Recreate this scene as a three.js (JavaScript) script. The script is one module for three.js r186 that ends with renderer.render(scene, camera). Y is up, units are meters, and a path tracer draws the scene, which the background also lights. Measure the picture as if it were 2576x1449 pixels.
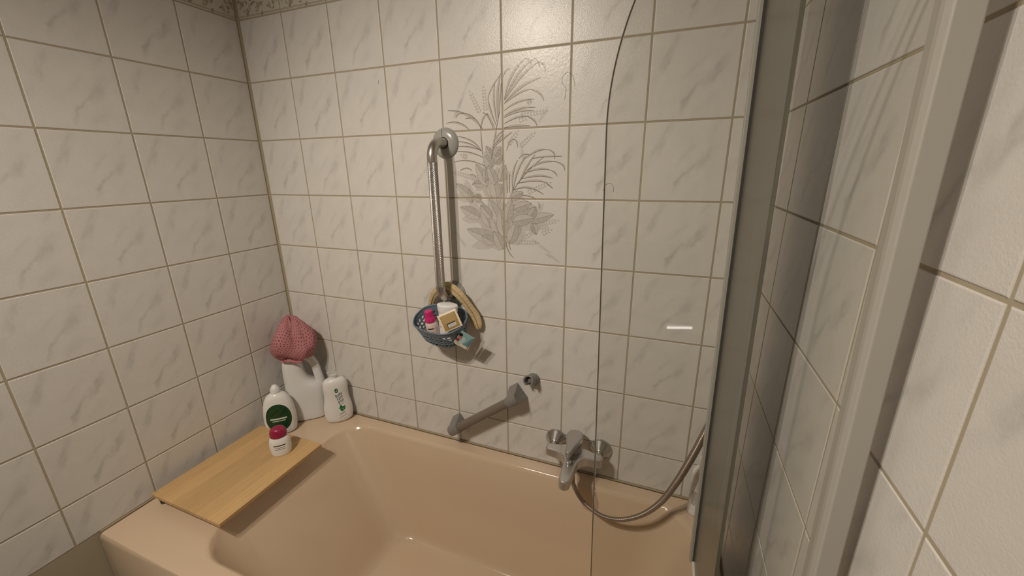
import * as THREE from 'three';
import { RoundedBoxGeometry } from 'three/addons/geometries/RoundedBoxGeometry.js';
import { mergeGeometries, mergeVertices, toCreasedNormals } from 'three/addons/utils/BufferGeometryUtils.js';
import { ImprovedNoise } from 'three/addons/math/ImprovedNoise.js';
import { RectAreaLightUniformsLib } from 'three/addons/lights/RectAreaLightUniformsLib.js';

// ------------------------------------------------------------------ camera, light, exposure
const scene = new THREE.Scene();
scene.background = new THREE.Color(0x000000);
const camera = new THREE.PerspectiveCamera(71.70, 2576 / 1449, 0.02, 30);
{
  const right = new THREE.Vector3(0.93137, -0.01198, -0.36387), up = new THREE.Vector3(-0.09447, 0.95727, -0.27332), back = new THREE.Vector3(0.35160, 0.28893, 0.89045);
  camera.quaternion.setFromRotationMatrix(new THREE.Matrix4().makeBasis(right, up, back));
  camera.position.set(0.4809, 1.6062, 1.1597);
}
const renderer = new THREE.WebGLRenderer({ antialias: true });
renderer.toneMapping = THREE.LinearToneMapping;
renderer.toneMappingExposure = 1.0;
renderer.shadowMap.enabled = true;
RectAreaLightUniformsLib.init();

const LAMP = [[-0.455, 2.44, 1.47, 3.25], [-0.285, 2.44, 1.50, 3.25], [-0.37, 2.44, 1.66, 1.1]];   // bulbs of the ceiling lamp: x, y, z, candela
const LAMP_AIM = new THREE.Vector3(0.0, 0.50, 0.22), LAMP_ANGLE = 1.02;   // the three reflector bulbs are turned towards the bath
const LAMP_COLOUR = new THREE.Color().setRGB(1.0, 0.885, 0.745);

// ------------------------------------------------------------------ helpers
let seed = 7;
const rnd = () => { seed = (seed + 0x6D2B79F5) | 0; let t = Math.imul(seed ^ (seed >>> 15), 1 | seed); t = (t + Math.imul(t ^ (t >>> 7), 61 | t)) ^ t; return ((t ^ (t >>> 14)) >>> 0) / 4294967296; };
const V = (x, y, z) => new THREE.Vector3(x, y, z);
const lerp = (a, b, t) => a + (b - a) * t;
const noise = new ImprovedNoise();
const RIM = 0.583, YH4 = 1.315, LEFT = -1.01, RIGHT = 0.70, FAR = 2.6, TOP = 2.56;
const taken = new Map();
function numbered(n) { const k = taken.get(n) || 0; taken.set(n, k + 1); return k ? n + '_' + String(k).padStart(3, '0') : n; }
function thing(name, label, category, [x, y, z] = [0, 0, 0], turn = 0, group) {
  const o = new THREE.Group(); o.name = numbered(name); o.position.set(x, y, z); o.rotation.y = turn;
  o.userData = { label, category }; if (group) o.userData.group = group;
  scene.add(o); return o;
}
function part(name, geo, mat, parent, label) {
  const m = new THREE.Mesh(geo, mat); m.name = name; m.castShadow = m.receiveShadow = true;
  if (label) m.userData.label = label;
  parent.add(m); return m;
}
function single(name, geo, mat, label, category, group) {
  const m = new THREE.Mesh(geo, mat); m.name = numbered(name); m.castShadow = m.receiveShadow = true;
  m.userData = { label, category }; if (group) m.userData.group = group;
  scene.add(m); return m;
}
function struct(name, geo, mat, label, category) {
  const m = new THREE.Mesh(geo, mat); m.name = name; m.castShadow = m.receiveShadow = true;
  m.userData = { kind: 'structure', label, category }; scene.add(m); return m;
}
const box = (w, h, d, x = 0, y = 0, z = 0) => new THREE.BoxGeometry(w, h, d).translate(x, y, z);
const rbox = (w, h, d, r, x = 0, y = 0, z = 0, s = 3) => new RoundedBoxGeometry(w, h, d, s, r).translate(x, y, z);
const flat = g => { const n = g.index ? g.toNonIndexed() : g; for (const k of Object.keys(n.attributes)) if (!['position', 'normal', 'uv'].includes(k)) n.deleteAttribute(k); return n; };
const join = list => mergeGeometries(list.map(flat));
// loops of equally many points (closed rings) joined into a smooth skin; cap 'a' closes the first ring, 'b' the last
function loft(rings, { capA = false, capB = false, crease = 0 } = {}) {
  const n = rings[0].length, p = [], uv = [], ix = [];
  rings.forEach((r, j) => { for (let i = 0; i <= n; i++) { const q = r[i % n]; p.push(q.x, q.y, q.z); uv.push(i / n, j / (rings.length - 1)); } });
  const w = n + 1;
  for (let j = 0; j < rings.length - 1; j++) for (let i = 0; i < n; i++) { const a = j * w + i, b = a + 1, c = a + w, d = c + 1; ix.push(a, b, d, a, d, c); }
  const cap = (r, rev, j) => {
    const c = r.reduce((s, q) => s.add(q), V(0, 0, 0)).divideScalar(n), k = p.length / 3;
    p.push(c.x, c.y, c.z); uv.push(0.5, j);
    for (let i = 0; i < n; i++) { p.push(r[i].x, r[i].y, r[i].z); uv.push(i / n, j); }
    for (let i = 0; i < n; i++) rev ? ix.push(k, k + 1 + (i + 1) % n, k + 1 + i) : ix.push(k, k + 1 + i, k + 1 + (i + 1) % n);
  };
  if (capA) cap(rings[0], true, 0);
  if (capB) cap(rings[rings.length - 1], false, 1);
  let g = new THREE.BufferGeometry();
  g.setAttribute('position', new THREE.Float32BufferAttribute(p, 3)); g.setAttribute('uv', new THREE.Float32BufferAttribute(uv, 2)); g.setIndex(ix);
  g.computeVertexNormals();
  // close the seam of the normals
  const N = g.attributes.normal;
  for (let j = 0; j < rings.length; j++) { const a = j * w, b = a + n, s = V(N.getX(a) + N.getX(b), N.getY(a) + N.getY(b), N.getZ(a) + N.getZ(b)).normalize(); N.setXYZ(a, s.x, s.y, s.z); N.setXYZ(b, s.x, s.y, s.z); }
  return crease ? toCreasedNormals(g, crease) : g;
}
// a ring of a superellipse in the xz plane, counter-clockwise seen from below so that loft() faces outwards going up
function oval(y, rx, rz, e = 2, cx = 0, cz = 0, n = 48) {
  return Array.from({ length: n }, (_, i) => { const a = -i / n * Math.PI * 2, c = Math.cos(a), s = Math.sin(a), f = t => Math.sign(t) * Math.pow(Math.abs(t), 2 / e); return V(cx + rx * f(s), y, cz + rz * f(c)); }).reverse();
}
// ring sections [y, rx, rz, exponent, cx, cz] smoothed with Catmull-Rom
function bottleSections(list, steps = 5) {
  const full = list.map(s => [s[0], s[1], s[2], s[3] ?? 2, s[4] ?? 0, s[5] ?? 0]), out = [];
  const cr = (a, b, c, d, t) => 0.5 * (2 * b + (c - a) * t + (2 * a - 5 * b + 4 * c - d) * t * t + (3 * b - a - 3 * c + d) * t * t * t);
  for (let i = 0; i < full.length - 1; i++) for (let k = 0; k < steps; k++) {
    const a = full[Math.max(0, i - 1)], b = full[i], c = full[i + 1], d = full[Math.min(full.length - 1, i + 2)];
    out.push(b.map((_, q) => cr(a[q], b[q], c[q], d[q], k / steps)));
  }
  out.push(full[full.length - 1]); return out;
}
const vessel = (list, steps, n = 48) => loft(bottleSections(list, steps).map(s => oval(s[0], Math.max(s[1], 1e-4), Math.max(s[2], 1e-4), s[3], s[4], s[5], n)), { capA: true, capB: true });
// a printed patch that follows a vessel's skin between two heights and two angles (0 = local +z)
function patch(list, y0, y1, a0, a1, off = 0.0006, nu = 24, nv = 20) {
  const S = bottleSections(list, 8), at = y => { let k = 0; while (k < S.length - 2 && S[k + 1][0] < y) k++; const t = Math.min(1, Math.max(0, (y - S[k][0]) / (S[k + 1][0] - S[k][0] || 1))); return S[k].map((v, i) => lerp(v, S[k + 1][i], t)); };
  const p = [], uv = [], ix = [];
  for (let j = 0; j <= nv; j++) for (let i = 0; i <= nu; i++) {
    const s = at(lerp(y0, y1, j / nv)), a = lerp(a0, a1, i / nu), f = t => Math.sign(t) * Math.pow(Math.abs(t), 2 / s[3]);
    p.push(s[4] + (s[1] + off) * f(Math.sin(a)), lerp(y0, y1, j / nv), s[5] + (s[2] + off) * f(Math.cos(a))); uv.push(i / nu, j / nv);
  }
  for (let j = 0; j < nv; j++) for (let i = 0; i < nu; i++) { const a = j * (nu + 1) + i, b = a + 1, c = a + nu + 1; ix.push(a, b, c + 1, a, c + 1, c); }
  const g = new THREE.BufferGeometry(); g.setAttribute('position', new THREE.Float32BufferAttribute(p, 3)); g.setAttribute('uv', new THREE.Float32BufferAttribute(uv, 2)); g.setIndex(ix); g.computeVertexNormals(); return g;
}
function lathe(pts, seg = 48) { return new THREE.LatheGeometry(pts.map(p => new THREE.Vector2(Math.max(p[0], 1e-5), p[1])), seg); }
// sweep a ring along a curve with closed ends; radius may be a function (t) -> [r, r2]
function sweep(points, radius, { seg = 80, n = 20, closedEnds = true, up = V(0, 1, 0), tension = 'centripetal', curve = null, exp = 2, ribbon = null } = {}) {
  const c = curve || new THREE.CatmullRomCurve3(points, false, tension), rings = [];
  let side = null;
  for (let j = 0; j <= seg; j++) {
    const t = j / seg, P = c.getPointAt(t), T = c.getTangentAt(t);
    if (!side) { side = V(0, 0, 0).crossVectors(up, T); if (side.lengthSq() < 1e-4) side = V(1, 0, 0); } 
    if (ribbon) side = V(0, 0, 0).crossVectors(T, ribbon);
    side.addScaledVector(T, -side.dot(T)).normalize();
    const other = V(0, 0, 0).crossVectors(T, side), r = typeof radius === 'function' ? radius(t) : [radius, radius];
    const f = q => Math.sign(q) * Math.pow(Math.abs(q), 2 / exp);
    rings.push(Array.from({ length: n }, (_, i) => { const a = i / n * Math.PI * 2; return P.clone().addScaledVector(side, r[0] * f(Math.cos(a))).addScaledVector(other, r[1] * f(Math.sin(a))); }));
  }
  return loft(rings, { capA: closedEnds, capB: closedEnds });
}
function extrude(shape, depth, bevel = 0, seg = 2, curveSegments = 16) {
  return new THREE.ExtrudeGeometry(shape, { depth, bevelEnabled: bevel > 0, bevelThickness: bevel, bevelSize: bevel, bevelOffset: -bevel, bevelSegments: seg, curveSegments });
}
function canvas(w, h, draw) { const c = document.createElement('canvas'); c.width = w; c.height = h; draw(c.getContext('2d'), w, h); const t = new THREE.CanvasTexture(c); t.colorSpace = THREE.SRGBColorSpace; t.anisotropy = 8; return t; }
function dataTex(w, h, fn, srgb = false) {
  const d = new Uint8Array(w * h * 4);
  for (let y = 0; y < h; y++) for (let x = 0; x < w; x++) { const c = fn(x / w, y / h, x, y), k = (y * w + x) * 4; if (Array.isArray(c)) { d[k] = c[0] * 255; d[k + 1] = c[1] * 255; d[k + 2] = c[2] * 255; } else d[k] = d[k + 1] = d[k + 2] = Math.max(0, Math.min(1, c)) * 255; d[k + 3] = 255; }
  const t = new THREE.DataTexture(d, w, h); t.wrapS = t.wrapT = THREE.RepeatWrapping; t.magFilter = THREE.LinearFilter; t.minFilter = THREE.LinearMipmapLinearFilter; t.generateMipmaps = true; if (srgb) t.colorSpace = THREE.SRGBColorSpace; t.needsUpdate = true; return t;
}
const lin = (r, g, b) => new THREE.Color().setRGB(r, g, b);
const std = o => new THREE.MeshPhysicalMaterial(o);
const fbm = (x, y, z, o = 4) => { let s = 0, a = 0.5, f = 1; for (let i = 0; i < o; i++) { s += a * noise.noise(x * f, y * f, z + i * 7.3); a *= 0.5; f *= 2.03; } return s; };

// ------------------------------------------------------------------ materials
const BUMP = dataTex(512, 512, (u, v) => {          // orange-peel glaze: tileable fine relief with drops
  const w = (x, y, p) => noise.noise(x, y, p);
  const tile = (s, p) => { const a = u, b = v; return lerp(lerp(w(u * s, v * s, p), w((u - 1) * s, v * s, p), a), lerp(w(u * s, (v - 1) * s, p), w((u - 1) * s, (v - 1) * s, p), a), b); };
  return 0.5 + 0.36 * tile(52, 1.3) + 0.42 * tile(104, 4.1) + 0.16 * tile(11, 9.7);
});
function tileTexture(k) {
  const J = () => (rnd() - 0.5) * 0.035, E = [];
  // [x0, y0, x1, y1, width, strength] from the tile's lower left, grey veins running up to the right
  for (const s of [[0.13, 0.62, 0.29, 0.93, 0.040, 0.85], [0.17, 0.55, 0.23, 0.72, 0.02, 0.5], [0.40, 0.46, 0.62, 0.70, 0.032, 0.6], [0.67, 0.42, 0.84, 0.66, 0.045, 0.75], [0.74, 0.44, 0.79, 0.56, 0.04, 0.55], [0.42, 0.22, 0.62, 0.44, 0.018, 0.9], [0.40, 0.10, 0.47, 0.28, 0.030, 0.8], [0.02, 0.36, 0.08, 0.52, 0.04, 0.45], [0.80, 0.86, 0.88, 0.99, 0.03, 0.45], [0.60, 0.10, 0.76, 0.24, 0.05, 0.3]])
    E.push([s[0] + J(), s[1] + J(), s[2] + J(), s[3] + J(), s[4] * (1.35 + rnd() * 0.5), s[5] * (0.75 + rnd() * 0.4)]);
  return dataTex(384, 384, (u, v) => {
    const wx = u + 0.02 * noise.noise(u * 9, v * 9, k * 5.1) + 0.010 * noise.noise(u * 26, v * 26, k), wy = v + 0.022 * noise.noise(u * 9, v * 9, 40 + k * 5.1);
    let g = 0;
    for (const [x0, y0, x1, y1, w, s] of E) {
      const dx = x1 - x0, dy = y1 - y0, L2 = dx * dx + dy * dy, t = Math.max(0, Math.min(1, ((wx - x0) * dx + (wy - y0) * dy) / L2)), px = x0 + dx * t, py = y0 + dy * t, q = ((wx - px) ** 2 + (wy - py) ** 2) / (w * w);
      g += s * Math.exp(-q * 2.2) * (0.62 + 1.0 * fbm(u * 12 - v * 5, v * 6 + u * 2, k * 3.3, 4)) * (0.4 + 0.6 * Math.sin(Math.PI * (0.15 + 0.7 * t)));
    }
    const cloud = 0.03 * fbm(u * 3.5, v * 3.5, 11 + k, 3), m = 1 - 0.108 * Math.min(1.1, Math.max(0, g)) + cloud;
    return [0.845 * m, 0.832 * m, 0.812 * m].map(c => Math.max(0, Math.min(1, c)));
  }, true);
}
const TILE_LOOK = { roughness: 0.31, bumpMap: BUMP, bumpScale: 0.00028, specularIntensity: 0.9 };
const tileMats = [0, 1, 2].map(k => std({ ...TILE_LOOK, map: tileTexture(k) }));
const M = {
  grout: std({ color: lin(0.40, 0.345, 0.25), roughness: 0.95 }),
  plaster: std({ color: lin(0.40, 0.38, 0.35), roughness: 0.9 }),
  darkWall: std({ color: lin(0.30, 0.285, 0.235), roughness: 0.7 }),
  floor: std({ color: lin(0.20, 0.175, 0.145), roughness: 0.5 }),
  enamel: std({ color: lin(0.625, 0.485, 0.347), roughness: 0.12, specularIntensity: 1 }),
  sealant: std({ color: lin(0.42, 0.33, 0.22), roughness: 0.6 }),
  greyPlastic: std({ color: lin(0.35, 0.345, 0.325), roughness: 0.24 }),
  handleGrey: std({ color: lin(0.215, 0.205, 0.19), roughness: 0.3 }),
  handleTube: std({ color: lin(0.175, 0.145, 0.12), roughness: 0.42 }),
  chrome: std({ color: lin(0.50, 0.48, 0.455), roughness: 0.31, metalness: 0.72 }),
  barEnd: std({ color: lin(0.47, 0.44, 0.40), roughness: 0.32, metalness: 0.9 }),
  brushed: std({ color: lin(0.54, 0.52, 0.49), roughness: 0.27, metalness: 0.97 }),
  chromeDark: std({ color: lin(0.38, 0.36, 0.335), roughness: 0.4, metalness: 0.55 }),
  satinPlastic: std({ color: lin(0.20, 0.195, 0.185), roughness: 0.3 }),
  satin: std({ color: lin(0.36, 0.355, 0.35), roughness: 0.38, metalness: 0.85 }),
  black: std({ color: lin(0.012, 0.011, 0.01), roughness: 0.6 }),
  white: std({ color: lin(0.80, 0.79, 0.77), roughness: 0.32 }),
  whiteGloss: std({ color: lin(0.82, 0.81, 0.80), roughness: 0.16 }),
  jug: std({ color: lin(0.74, 0.74, 0.73), roughness: 0.26 }),
  clear: std({ color: lin(0.92, 0.92, 0.9), roughness: 0.12, transmission: 0.75, thickness: 0, ior: 1.45 }),
  pinkCap: std({ color: lin(0.60, 0.02, 0.16), roughness: 0.35 }),
  crimson: std({ color: lin(0.30, 0.015, 0.06), roughness: 0.3 }),
  basket: std({ color: lin(0.135, 0.185, 0.235), roughness: 0.42 }),
  creamBottle: std({ color: lin(0.80, 0.66, 0.60), roughness: 0.35 }),
  glass: std({ color: lin(0.965, 0.968, 0.955), roughness: 0.015, transmission: 1, thickness: 0, ior: 1.5 }),
  frosted: std({ color: lin(0.20, 0.19, 0.15), roughness: 0.26, transmission: 0.3, thickness: 0, ior: 1.45, specularIntensity: 0.5 }),
  glassEdge: std({ color: lin(0.13, 0.12, 0.095), roughness: 0.3 }),
  aluminium: std({ color: lin(0.42, 0.40, 0.36), roughness: 0.5 }),
  hair: std({ color: lin(0.10, 0.075, 0.05), roughness: 0.6 }),
  rubber: std({ color: lin(0.05, 0.05, 0.05), roughness: 0.8 }),
  paper: std({ color: lin(0.78, 0.74, 0.66), roughness: 0.7 }),
  door: std({ color: lin(0.30, 0.25, 0.19), roughness: 0.5 }),
};

// ------------------------------------------------------------------ print of the six decorated tiles (millimetres from the upper left of their 400 x 600 field)
const BLADES = [[205,120,220,48,271,20,4],[271,20,282,20,292,44,2],[205,122,247,40,297,23,4],[297,23,309,26,313,47,2],[206,124,256,52,309,33,4],[309,33,330,35,329,59,3],[206,130,251,83,315,73,4],[204,133,251,100,284,100,3],[284,100,321,107,325,131,3],[204,151,246,122,296,126,3],[203,167,242,141,300,148,3],[203,171,246,148,295,157,3],[203,187,250,163,277,171,3],[277,171,304,180,306,198,3],[203,199,236,190,283,197,3],[187,176,180,102,198,52,4],[183,180,168,119,179,77,3],[180,190,156,140,156,113,3],[175,196,155,160,138,153,3],[156,117,159,93,198,54,2],[202,62,207,42,226,41,2],[189,170,194,111,199,77,3],[137,200,90,145,19,141,3],[132,200,104,151,62,151,3],[62,151,49,155,45,164,2],[129,198,119,162,79,167,3],[90,200,58,170,11,177,3],[130,259,101,218,40,213,2],[127,257,93,232,45,228,2],[127,257,93,243,44,243,2],[134,278,92,258,40,258,2],[129,200,133,163,153,156,3],[153,156,162,169,171,198,3],[163,281,170,231,193,154,2],[134,280,130,250,129,196,2],[172,243,179,231,202,213,3],[172,231,180,216,203,203,3],[170,251,191,227,227,208,3],[225,384,261,322,329,279,2],[273,318,314,287,360,293,3],[360,293,393,298,391,318,2],[266,326,318,305,347,317,3],[347,317,367,322,369,335,2],[254,343,314,324,355,340,3],[242,356,303,339,335,353,3],[335,353,350,362,356,370,2],[232,375,280,353,327,387,3],[227,378,223,315,245,288,3],[230,375,237,315,273,274,3],[249,354,273,299,300,274,3],[210,384,206,354,209,330,2],[217,384,215,358,219,328,2],[250,283,257,266,284,272,2],[268,284,307,253,340,260,3],[340,260,366,265,360,286,2],[291,284,322,276,382,279,2],[210,259,217,228,234,227,2],[234,227,248,233,245,251,2],[138,303,83,278,32,290,2],[94,317,77,302,51,317,2],[106,337,99,327,87,329,2],[256,390,284,390,302,400,2],[312,408,319,418,316,426,2],[205,533,202,560,227,585,1],[214,528,215,547,218,561,1]];
const LEAVES = [[90,401,34,357,12],[136,358,92,358,9],[117,459,46,427,15],[179,532,67,499,17],[193,549,164,536,5],[160,401,164,334,16],[166,398,197,358,13],[152,491,124,408,15],[188,471,164,425,13],[185,520,156,444,14],[208,531,255,464,17],[205,507,260,457,12],[278,465,361,443,12],[206,456,303,420,17],[206,422,287,410,13],[294,471,306,507,9],[221,400,263,382,9],[146,365,108,296,13],[165,308,139,271,14],[174,295,200,272,10],[139,352,143,305,8],[255,472,280,456,7],[194,454,200,411,9],[90,413,81,372,7],[164,277,145,244,8],[173,273,196,248,10],[124,403,96,395,8],[282,458,303,422,12]];
LEAVES.push([180,420,165,330,14],[190,480,150,400,16],[200,520,190,430,15],[205,470,225,400,13],[215,540,240,470,15],[175,360,150,300,12],[190,350,205,300,11],[160,460,120,420,12],[230,430,290,410,12],[225,470,300,455,14],[170,540,120,520,14],[195,560,165,500,14]);
const SPRIGS = [[133,161,99,97],[148,158,143,88],[246,169,330,161],[247,254,295,216],[239,183,277,175],[116,343,31,322],[268,386,344,355],[284,481,370,462],[315,507,350,492],[235,534,308,532],[228,545,296,499],[132,470,85,467],[286,144,282,132],[210,250,245,209],[265,491,268,468],[86,279,63,270]];
const decorMap = canvas(1024, 1536, (g, w, h) => {
  const s = w / 400; let sd = 3; const r = () => { sd = (sd * 16807) % 2147483647; return sd / 2147483647; };
  g.fillStyle = 'rgb(214,211,206)'; g.fillRect(0, 0, w, h); g.scale(s, s);
  // faint marbling
  g.lineCap = 'round';
  for (const [x0, y0, x1, y1] of [[95, 60, 60, 130], [70, 110, 40, 160], [340, 150, 310, 190], [255, 235, 265, 300], [60, 560, 20, 510], [330, 560, 380, 590], [290, 520, 350, 560], [120, 30, 90, 70]])
    for (let k = 0; k < 26; k++) { const t = r(), jx = (r() - 0.5) * 9, jy = (r() - 0.5) * 9; g.strokeStyle = 'rgba(150,146,142,0.05)'; g.lineWidth = 3 + r() * 6; g.beginPath(); g.moveTo(lerp(x0, x1, t) + jx, lerp(y0, y1, t) + jy); g.lineTo(lerp(x0, x1, Math.min(1, t + 0.25)) + jx, lerp(y0, y1, Math.min(1, t + 0.25)) + jy); g.stroke(); }
  // pale sprigs in the background
  for (const [x0, y0, x1, y1] of SPRIGS) {
    const L = Math.hypot(x1 - x0, y1 - y0), n = Math.max(4, Math.round(L / 9)), ang = Math.atan2(y1 - y0, x1 - x0);
    g.fillStyle = 'rgba(168,163,158,0.62)';
    for (let i = 1; i <= n; i++) for (const q of i === n ? [0] : [-1, 1]) {
      const t = i / n, len = 12 * (1.1 - 0.35 * t), a = ang + q * 0.75, cx = lerp(x0, x1, t), cy = lerp(y0, y1, t);
      g.save(); g.translate(cx, cy); g.rotate(a); g.beginPath(); g.moveTo(1, 0); g.quadraticCurveTo(len * 0.5, -5, len, 0); g.quadraticCurveTo(len * 0.5, 5, 1, 0); g.fill(); g.restore();
    }
  }
  // soft mass of leaves behind the drawn ones
  for (const [x0, y0, x1, y1, hw0] of LEAVES) for (const q of [-1, 1]) { const L = Math.hypot(x1 - x0, y1 - y0) * 0.85, a = Math.atan2(y1 - y0, x1 - x0) + q * 0.55; g.save(); g.translate(x0, y0); g.rotate(a); g.fillStyle = 'rgba(199,194,188,0.75)'; g.strokeStyle = 'rgba(150,142,133,0.5)'; g.lineWidth = 0.7; g.beginPath(); g.moveTo(0, 0); g.bezierCurveTo(L * 0.2, -hw0 * 1.6, L * 0.7, -hw0 * 1.3, L, 0); g.bezierCurveTo(L * 0.7, hw0 * 1.3, L * 0.2, hw0 * 1.6, 0, 0); g.fill(); g.stroke(); g.clip(); for (let k = 1; k < 8; k++) { g.beginPath(); g.moveTo(L * k / 9, 0); g.lineTo(L * (k / 9 + 0.15), -hw0 * 0.9); g.moveTo(L * k / 9, 0); g.lineTo(L * (k / 9 + 0.15), hw0 * 0.9); g.stroke(); } g.restore(); }
  // broad leaves with midrib and veins
  for (const [x0, y0, x1, y1, hw0] of LEAVES) {
    const hw = hw0 * 1.45;
    const L = Math.hypot(x1 - x0, y1 - y0), a = Math.atan2(y1 - y0, x1 - x0), bend = (r() - 0.5) * 0.2 * L;
    g.save(); g.translate(x0, y0); g.rotate(a);
    const outline = () => { g.beginPath(); g.moveTo(0, 0); g.bezierCurveTo(L * 0.15, -hw * 1.25, L * 0.7, -hw * 1.1 + bend * 0.3, L, 0); g.bezierCurveTo(L * 0.7, hw * 1.1 + bend * 0.3, L * 0.15, hw * 1.25, 0, 0); };
    outline(); g.fillStyle = 'rgba(205,201,195,0.95)'; g.fill();
    g.save(); outline(); g.clip();
    g.fillStyle = 'rgba(166,159,151,0.30)'; g.beginPath(); g.moveTo(0, 0); g.quadraticCurveTo(L * 0.5, bend * 0.4, L, 0); g.lineTo(L, hw * 2); g.lineTo(0, hw * 2); g.fill();
    for (let k = 0; k < 22; k++) for (const q of [-1, 1]) { const t = (k + 0.6 * r()) / 22; g.strokeStyle = `rgba(${q > 0 ? '128,120,112' : '150,143,135'},${0.35 + 0.3 * r()})`; g.lineWidth = 0.5 + 0.7 * r(); g.beginPath(); g.moveTo(t * L, bend * 0.4 * 4 * t * (1 - t) * 0.5); g.quadraticCurveTo((t + 0.10) * L, q * hw * 0.6, (t + 0.26) * L, q * hw * 1.15); g.stroke(); }
    for (let k = 0; k < 60; k++) { g.fillStyle = r() < 0.5 ? 'rgba(228,225,219,0.6)' : 'rgba(140,132,124,0.3)'; g.fillRect(r() * L, (r() - 0.5) * hw * 2, 0.9, 0.9); }
    g.restore();
    g.strokeStyle = 'rgba(116,107,97,0.85)'; g.lineWidth = 0.9; g.beginPath(); g.moveTo(0, 0); g.quadraticCurveTo(L * 0.5, bend * 0.4, L, 0); g.stroke();
    g.strokeStyle = 'rgba(118,109,98,0.8)'; g.lineWidth = 0.8; outline(); g.stroke();
    g.restore();
  }
  // long arching blades of the palms
  for (const [x0, y0, cx, cy, x1, y1, w0] of BLADES) {
    const hw = Math.max(2.8, w0 * 1.75), ax = x1 - x0, ay = y1 - y0, l = Math.hypot(ax, ay), nx = -ay / l, ny = ax / l;
    g.beginPath(); g.moveTo(x0, y0); g.quadraticCurveTo(cx + nx * hw, cy + ny * hw, x1, y1); g.quadraticCurveTo(cx - nx * hw, cy - ny * hw, x0, y0);
    g.fillStyle = 'rgba(184,178,168,0.95)'; g.fill();
    g.strokeStyle = 'rgba(150,143,132,0.8)'; g.lineWidth = 0.55; g.stroke();
    g.strokeStyle = 'rgba(100,91,80,0.95)'; g.lineWidth = 1.4; g.beginPath(); g.moveTo(x0, y0); g.quadraticCurveTo(cx + nx * hw, cy + ny * hw, x1, y1); g.stroke();
    for (let k = 0; k < 22; k++) { const t = 0.1 + 0.85 * r(), a = (1 - t) * (1 - t), b = 2 * t * (1 - t), c = t * t, o = (r() - 0.5) * hw * 0.8; g.fillStyle = r() < 0.65 ? 'rgba(232,229,222,0.8)' : 'rgba(128,119,108,0.5)'; g.fillRect(a * x0 + b * cx + c * x1 + nx * o, a * y0 + b * cy + c * y1 + ny * o, 0.9, 0.9); }
  }
});
const decorMat = std({ ...TILE_LOOK, map: decorMap });
const listelloMap = canvas(512, 220, (g, w, h) => {
  g.fillStyle = 'rgb(206,200,188)'; g.fillRect(0, 0, w, h);
  let sd = 11; const r = () => { sd = (sd * 16807) % 2147483647; return sd / 2147483647; };
  for (let k = 0; k < 46; k++) {
    const x = r() * w, y = 30 + r() * (h - 60), a = r() * 6.28, l = 26 + r() * 30;
    g.save(); g.translate(x, y); g.rotate(a); g.fillStyle = r() < 0.5 ? 'rgba(176,166,150,0.9)' : 'rgba(196,188,166,0.9)'; g.strokeStyle = 'rgba(112,102,88,0.9)'; g.lineWidth = 2.2;
    g.beginPath(); g.moveTo(0, 0); g.quadraticCurveTo(l * 0.5, -l * 0.4, l, 0); g.quadraticCurveTo(l * 0.5, l * 0.4, 0, 0); g.fill(); g.stroke(); g.beginPath(); g.moveTo(0, 0); g.lineTo(l, 0); g.stroke(); g.restore();
  }
  for (const y of [12, 20, h - 20, h - 12]) { g.strokeStyle = 'rgba(130,118,98,0.95)'; g.lineWidth = 3; g.beginPath(); g.moveTo(0, y); g.lineTo(w, y); g.stroke(); }
});
const listelloMat = std({ ...TILE_LOOK, map: listelloMap });

// ------------------------------------------------------------------ the room
// a glazed tile lying in the xy plane, its face at z = 0, with a rounded edge
const tileCache = new Map();
function tileGeo(w, h, u0 = 0, v0 = 0, u1 = 1, v1 = 1) {
  const key = [w, h, u0, v0, u1, v1].map(q => q.toFixed(4)).join();
  if (tileCache.has(key)) return tileCache.get(key);
  const steps = [[0.0022, 0, 0], [0.0010, -0.0002, 0.45], [0.0003, -0.0007, 0.85], [0, -0.0016, 1], [0, -0.006, 1]], p = [], n = [], uv = [], ix = [];
  const corners = [[-1, -1], [1, -1], [1, 1], [-1, 1]];
  const put = (sx, sy, q, nx, ny) => { const x = sx * (w / 2 - q[0]), y = sy * (h / 2 - q[0]), nn = V(nx * q[2], ny * q[2], Math.sqrt(1 - q[2] * q[2])).normalize(); p.push(x, y, q[1]); n.push(nn.x, nn.y, nn.z); uv.push(lerp(u0, u1, x / w + 0.5), lerp(v0, v1, y / h + 0.5)); };
  corners.forEach(([sx, sy]) => put(sx, sy, steps[0], 0, 0)); ix.push(0, 1, 2, 0, 2, 3);
  const side = [[0, -1], [1, 0], [0, 1], [-1, 0]];
  for (let e = 0; e < 4; e++) { const a = corners[e], b = corners[(e + 1) % 4], k = p.length / 3; for (const q of steps) { put(a[0], a[1], q, side[e][0], side[e][1]); put(b[0], b[1], q, side[e][0], side[e][1]); } for (let j = 0; j < steps.length - 1; j++) { const m = k + 2 * j; ix.push(m, m + 2, m + 3, m, m + 3, m + 1); } }
  const g = new THREE.BufferGeometry(); g.setAttribute('position', new THREE.Float32BufferAttribute(p, 3)); g.setAttribute('normal', new THREE.Float32BufferAttribute(n, 3)); g.setAttribute('uv', new THREE.Float32BufferAttribute(uv, 2)); g.setIndex(ix);
  tileCache.set(key, g); return g;
}
const GAP = 0.0039, LIST0 = YH4 + 0.8, LIST1 = LIST0 + 0.085;
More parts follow.
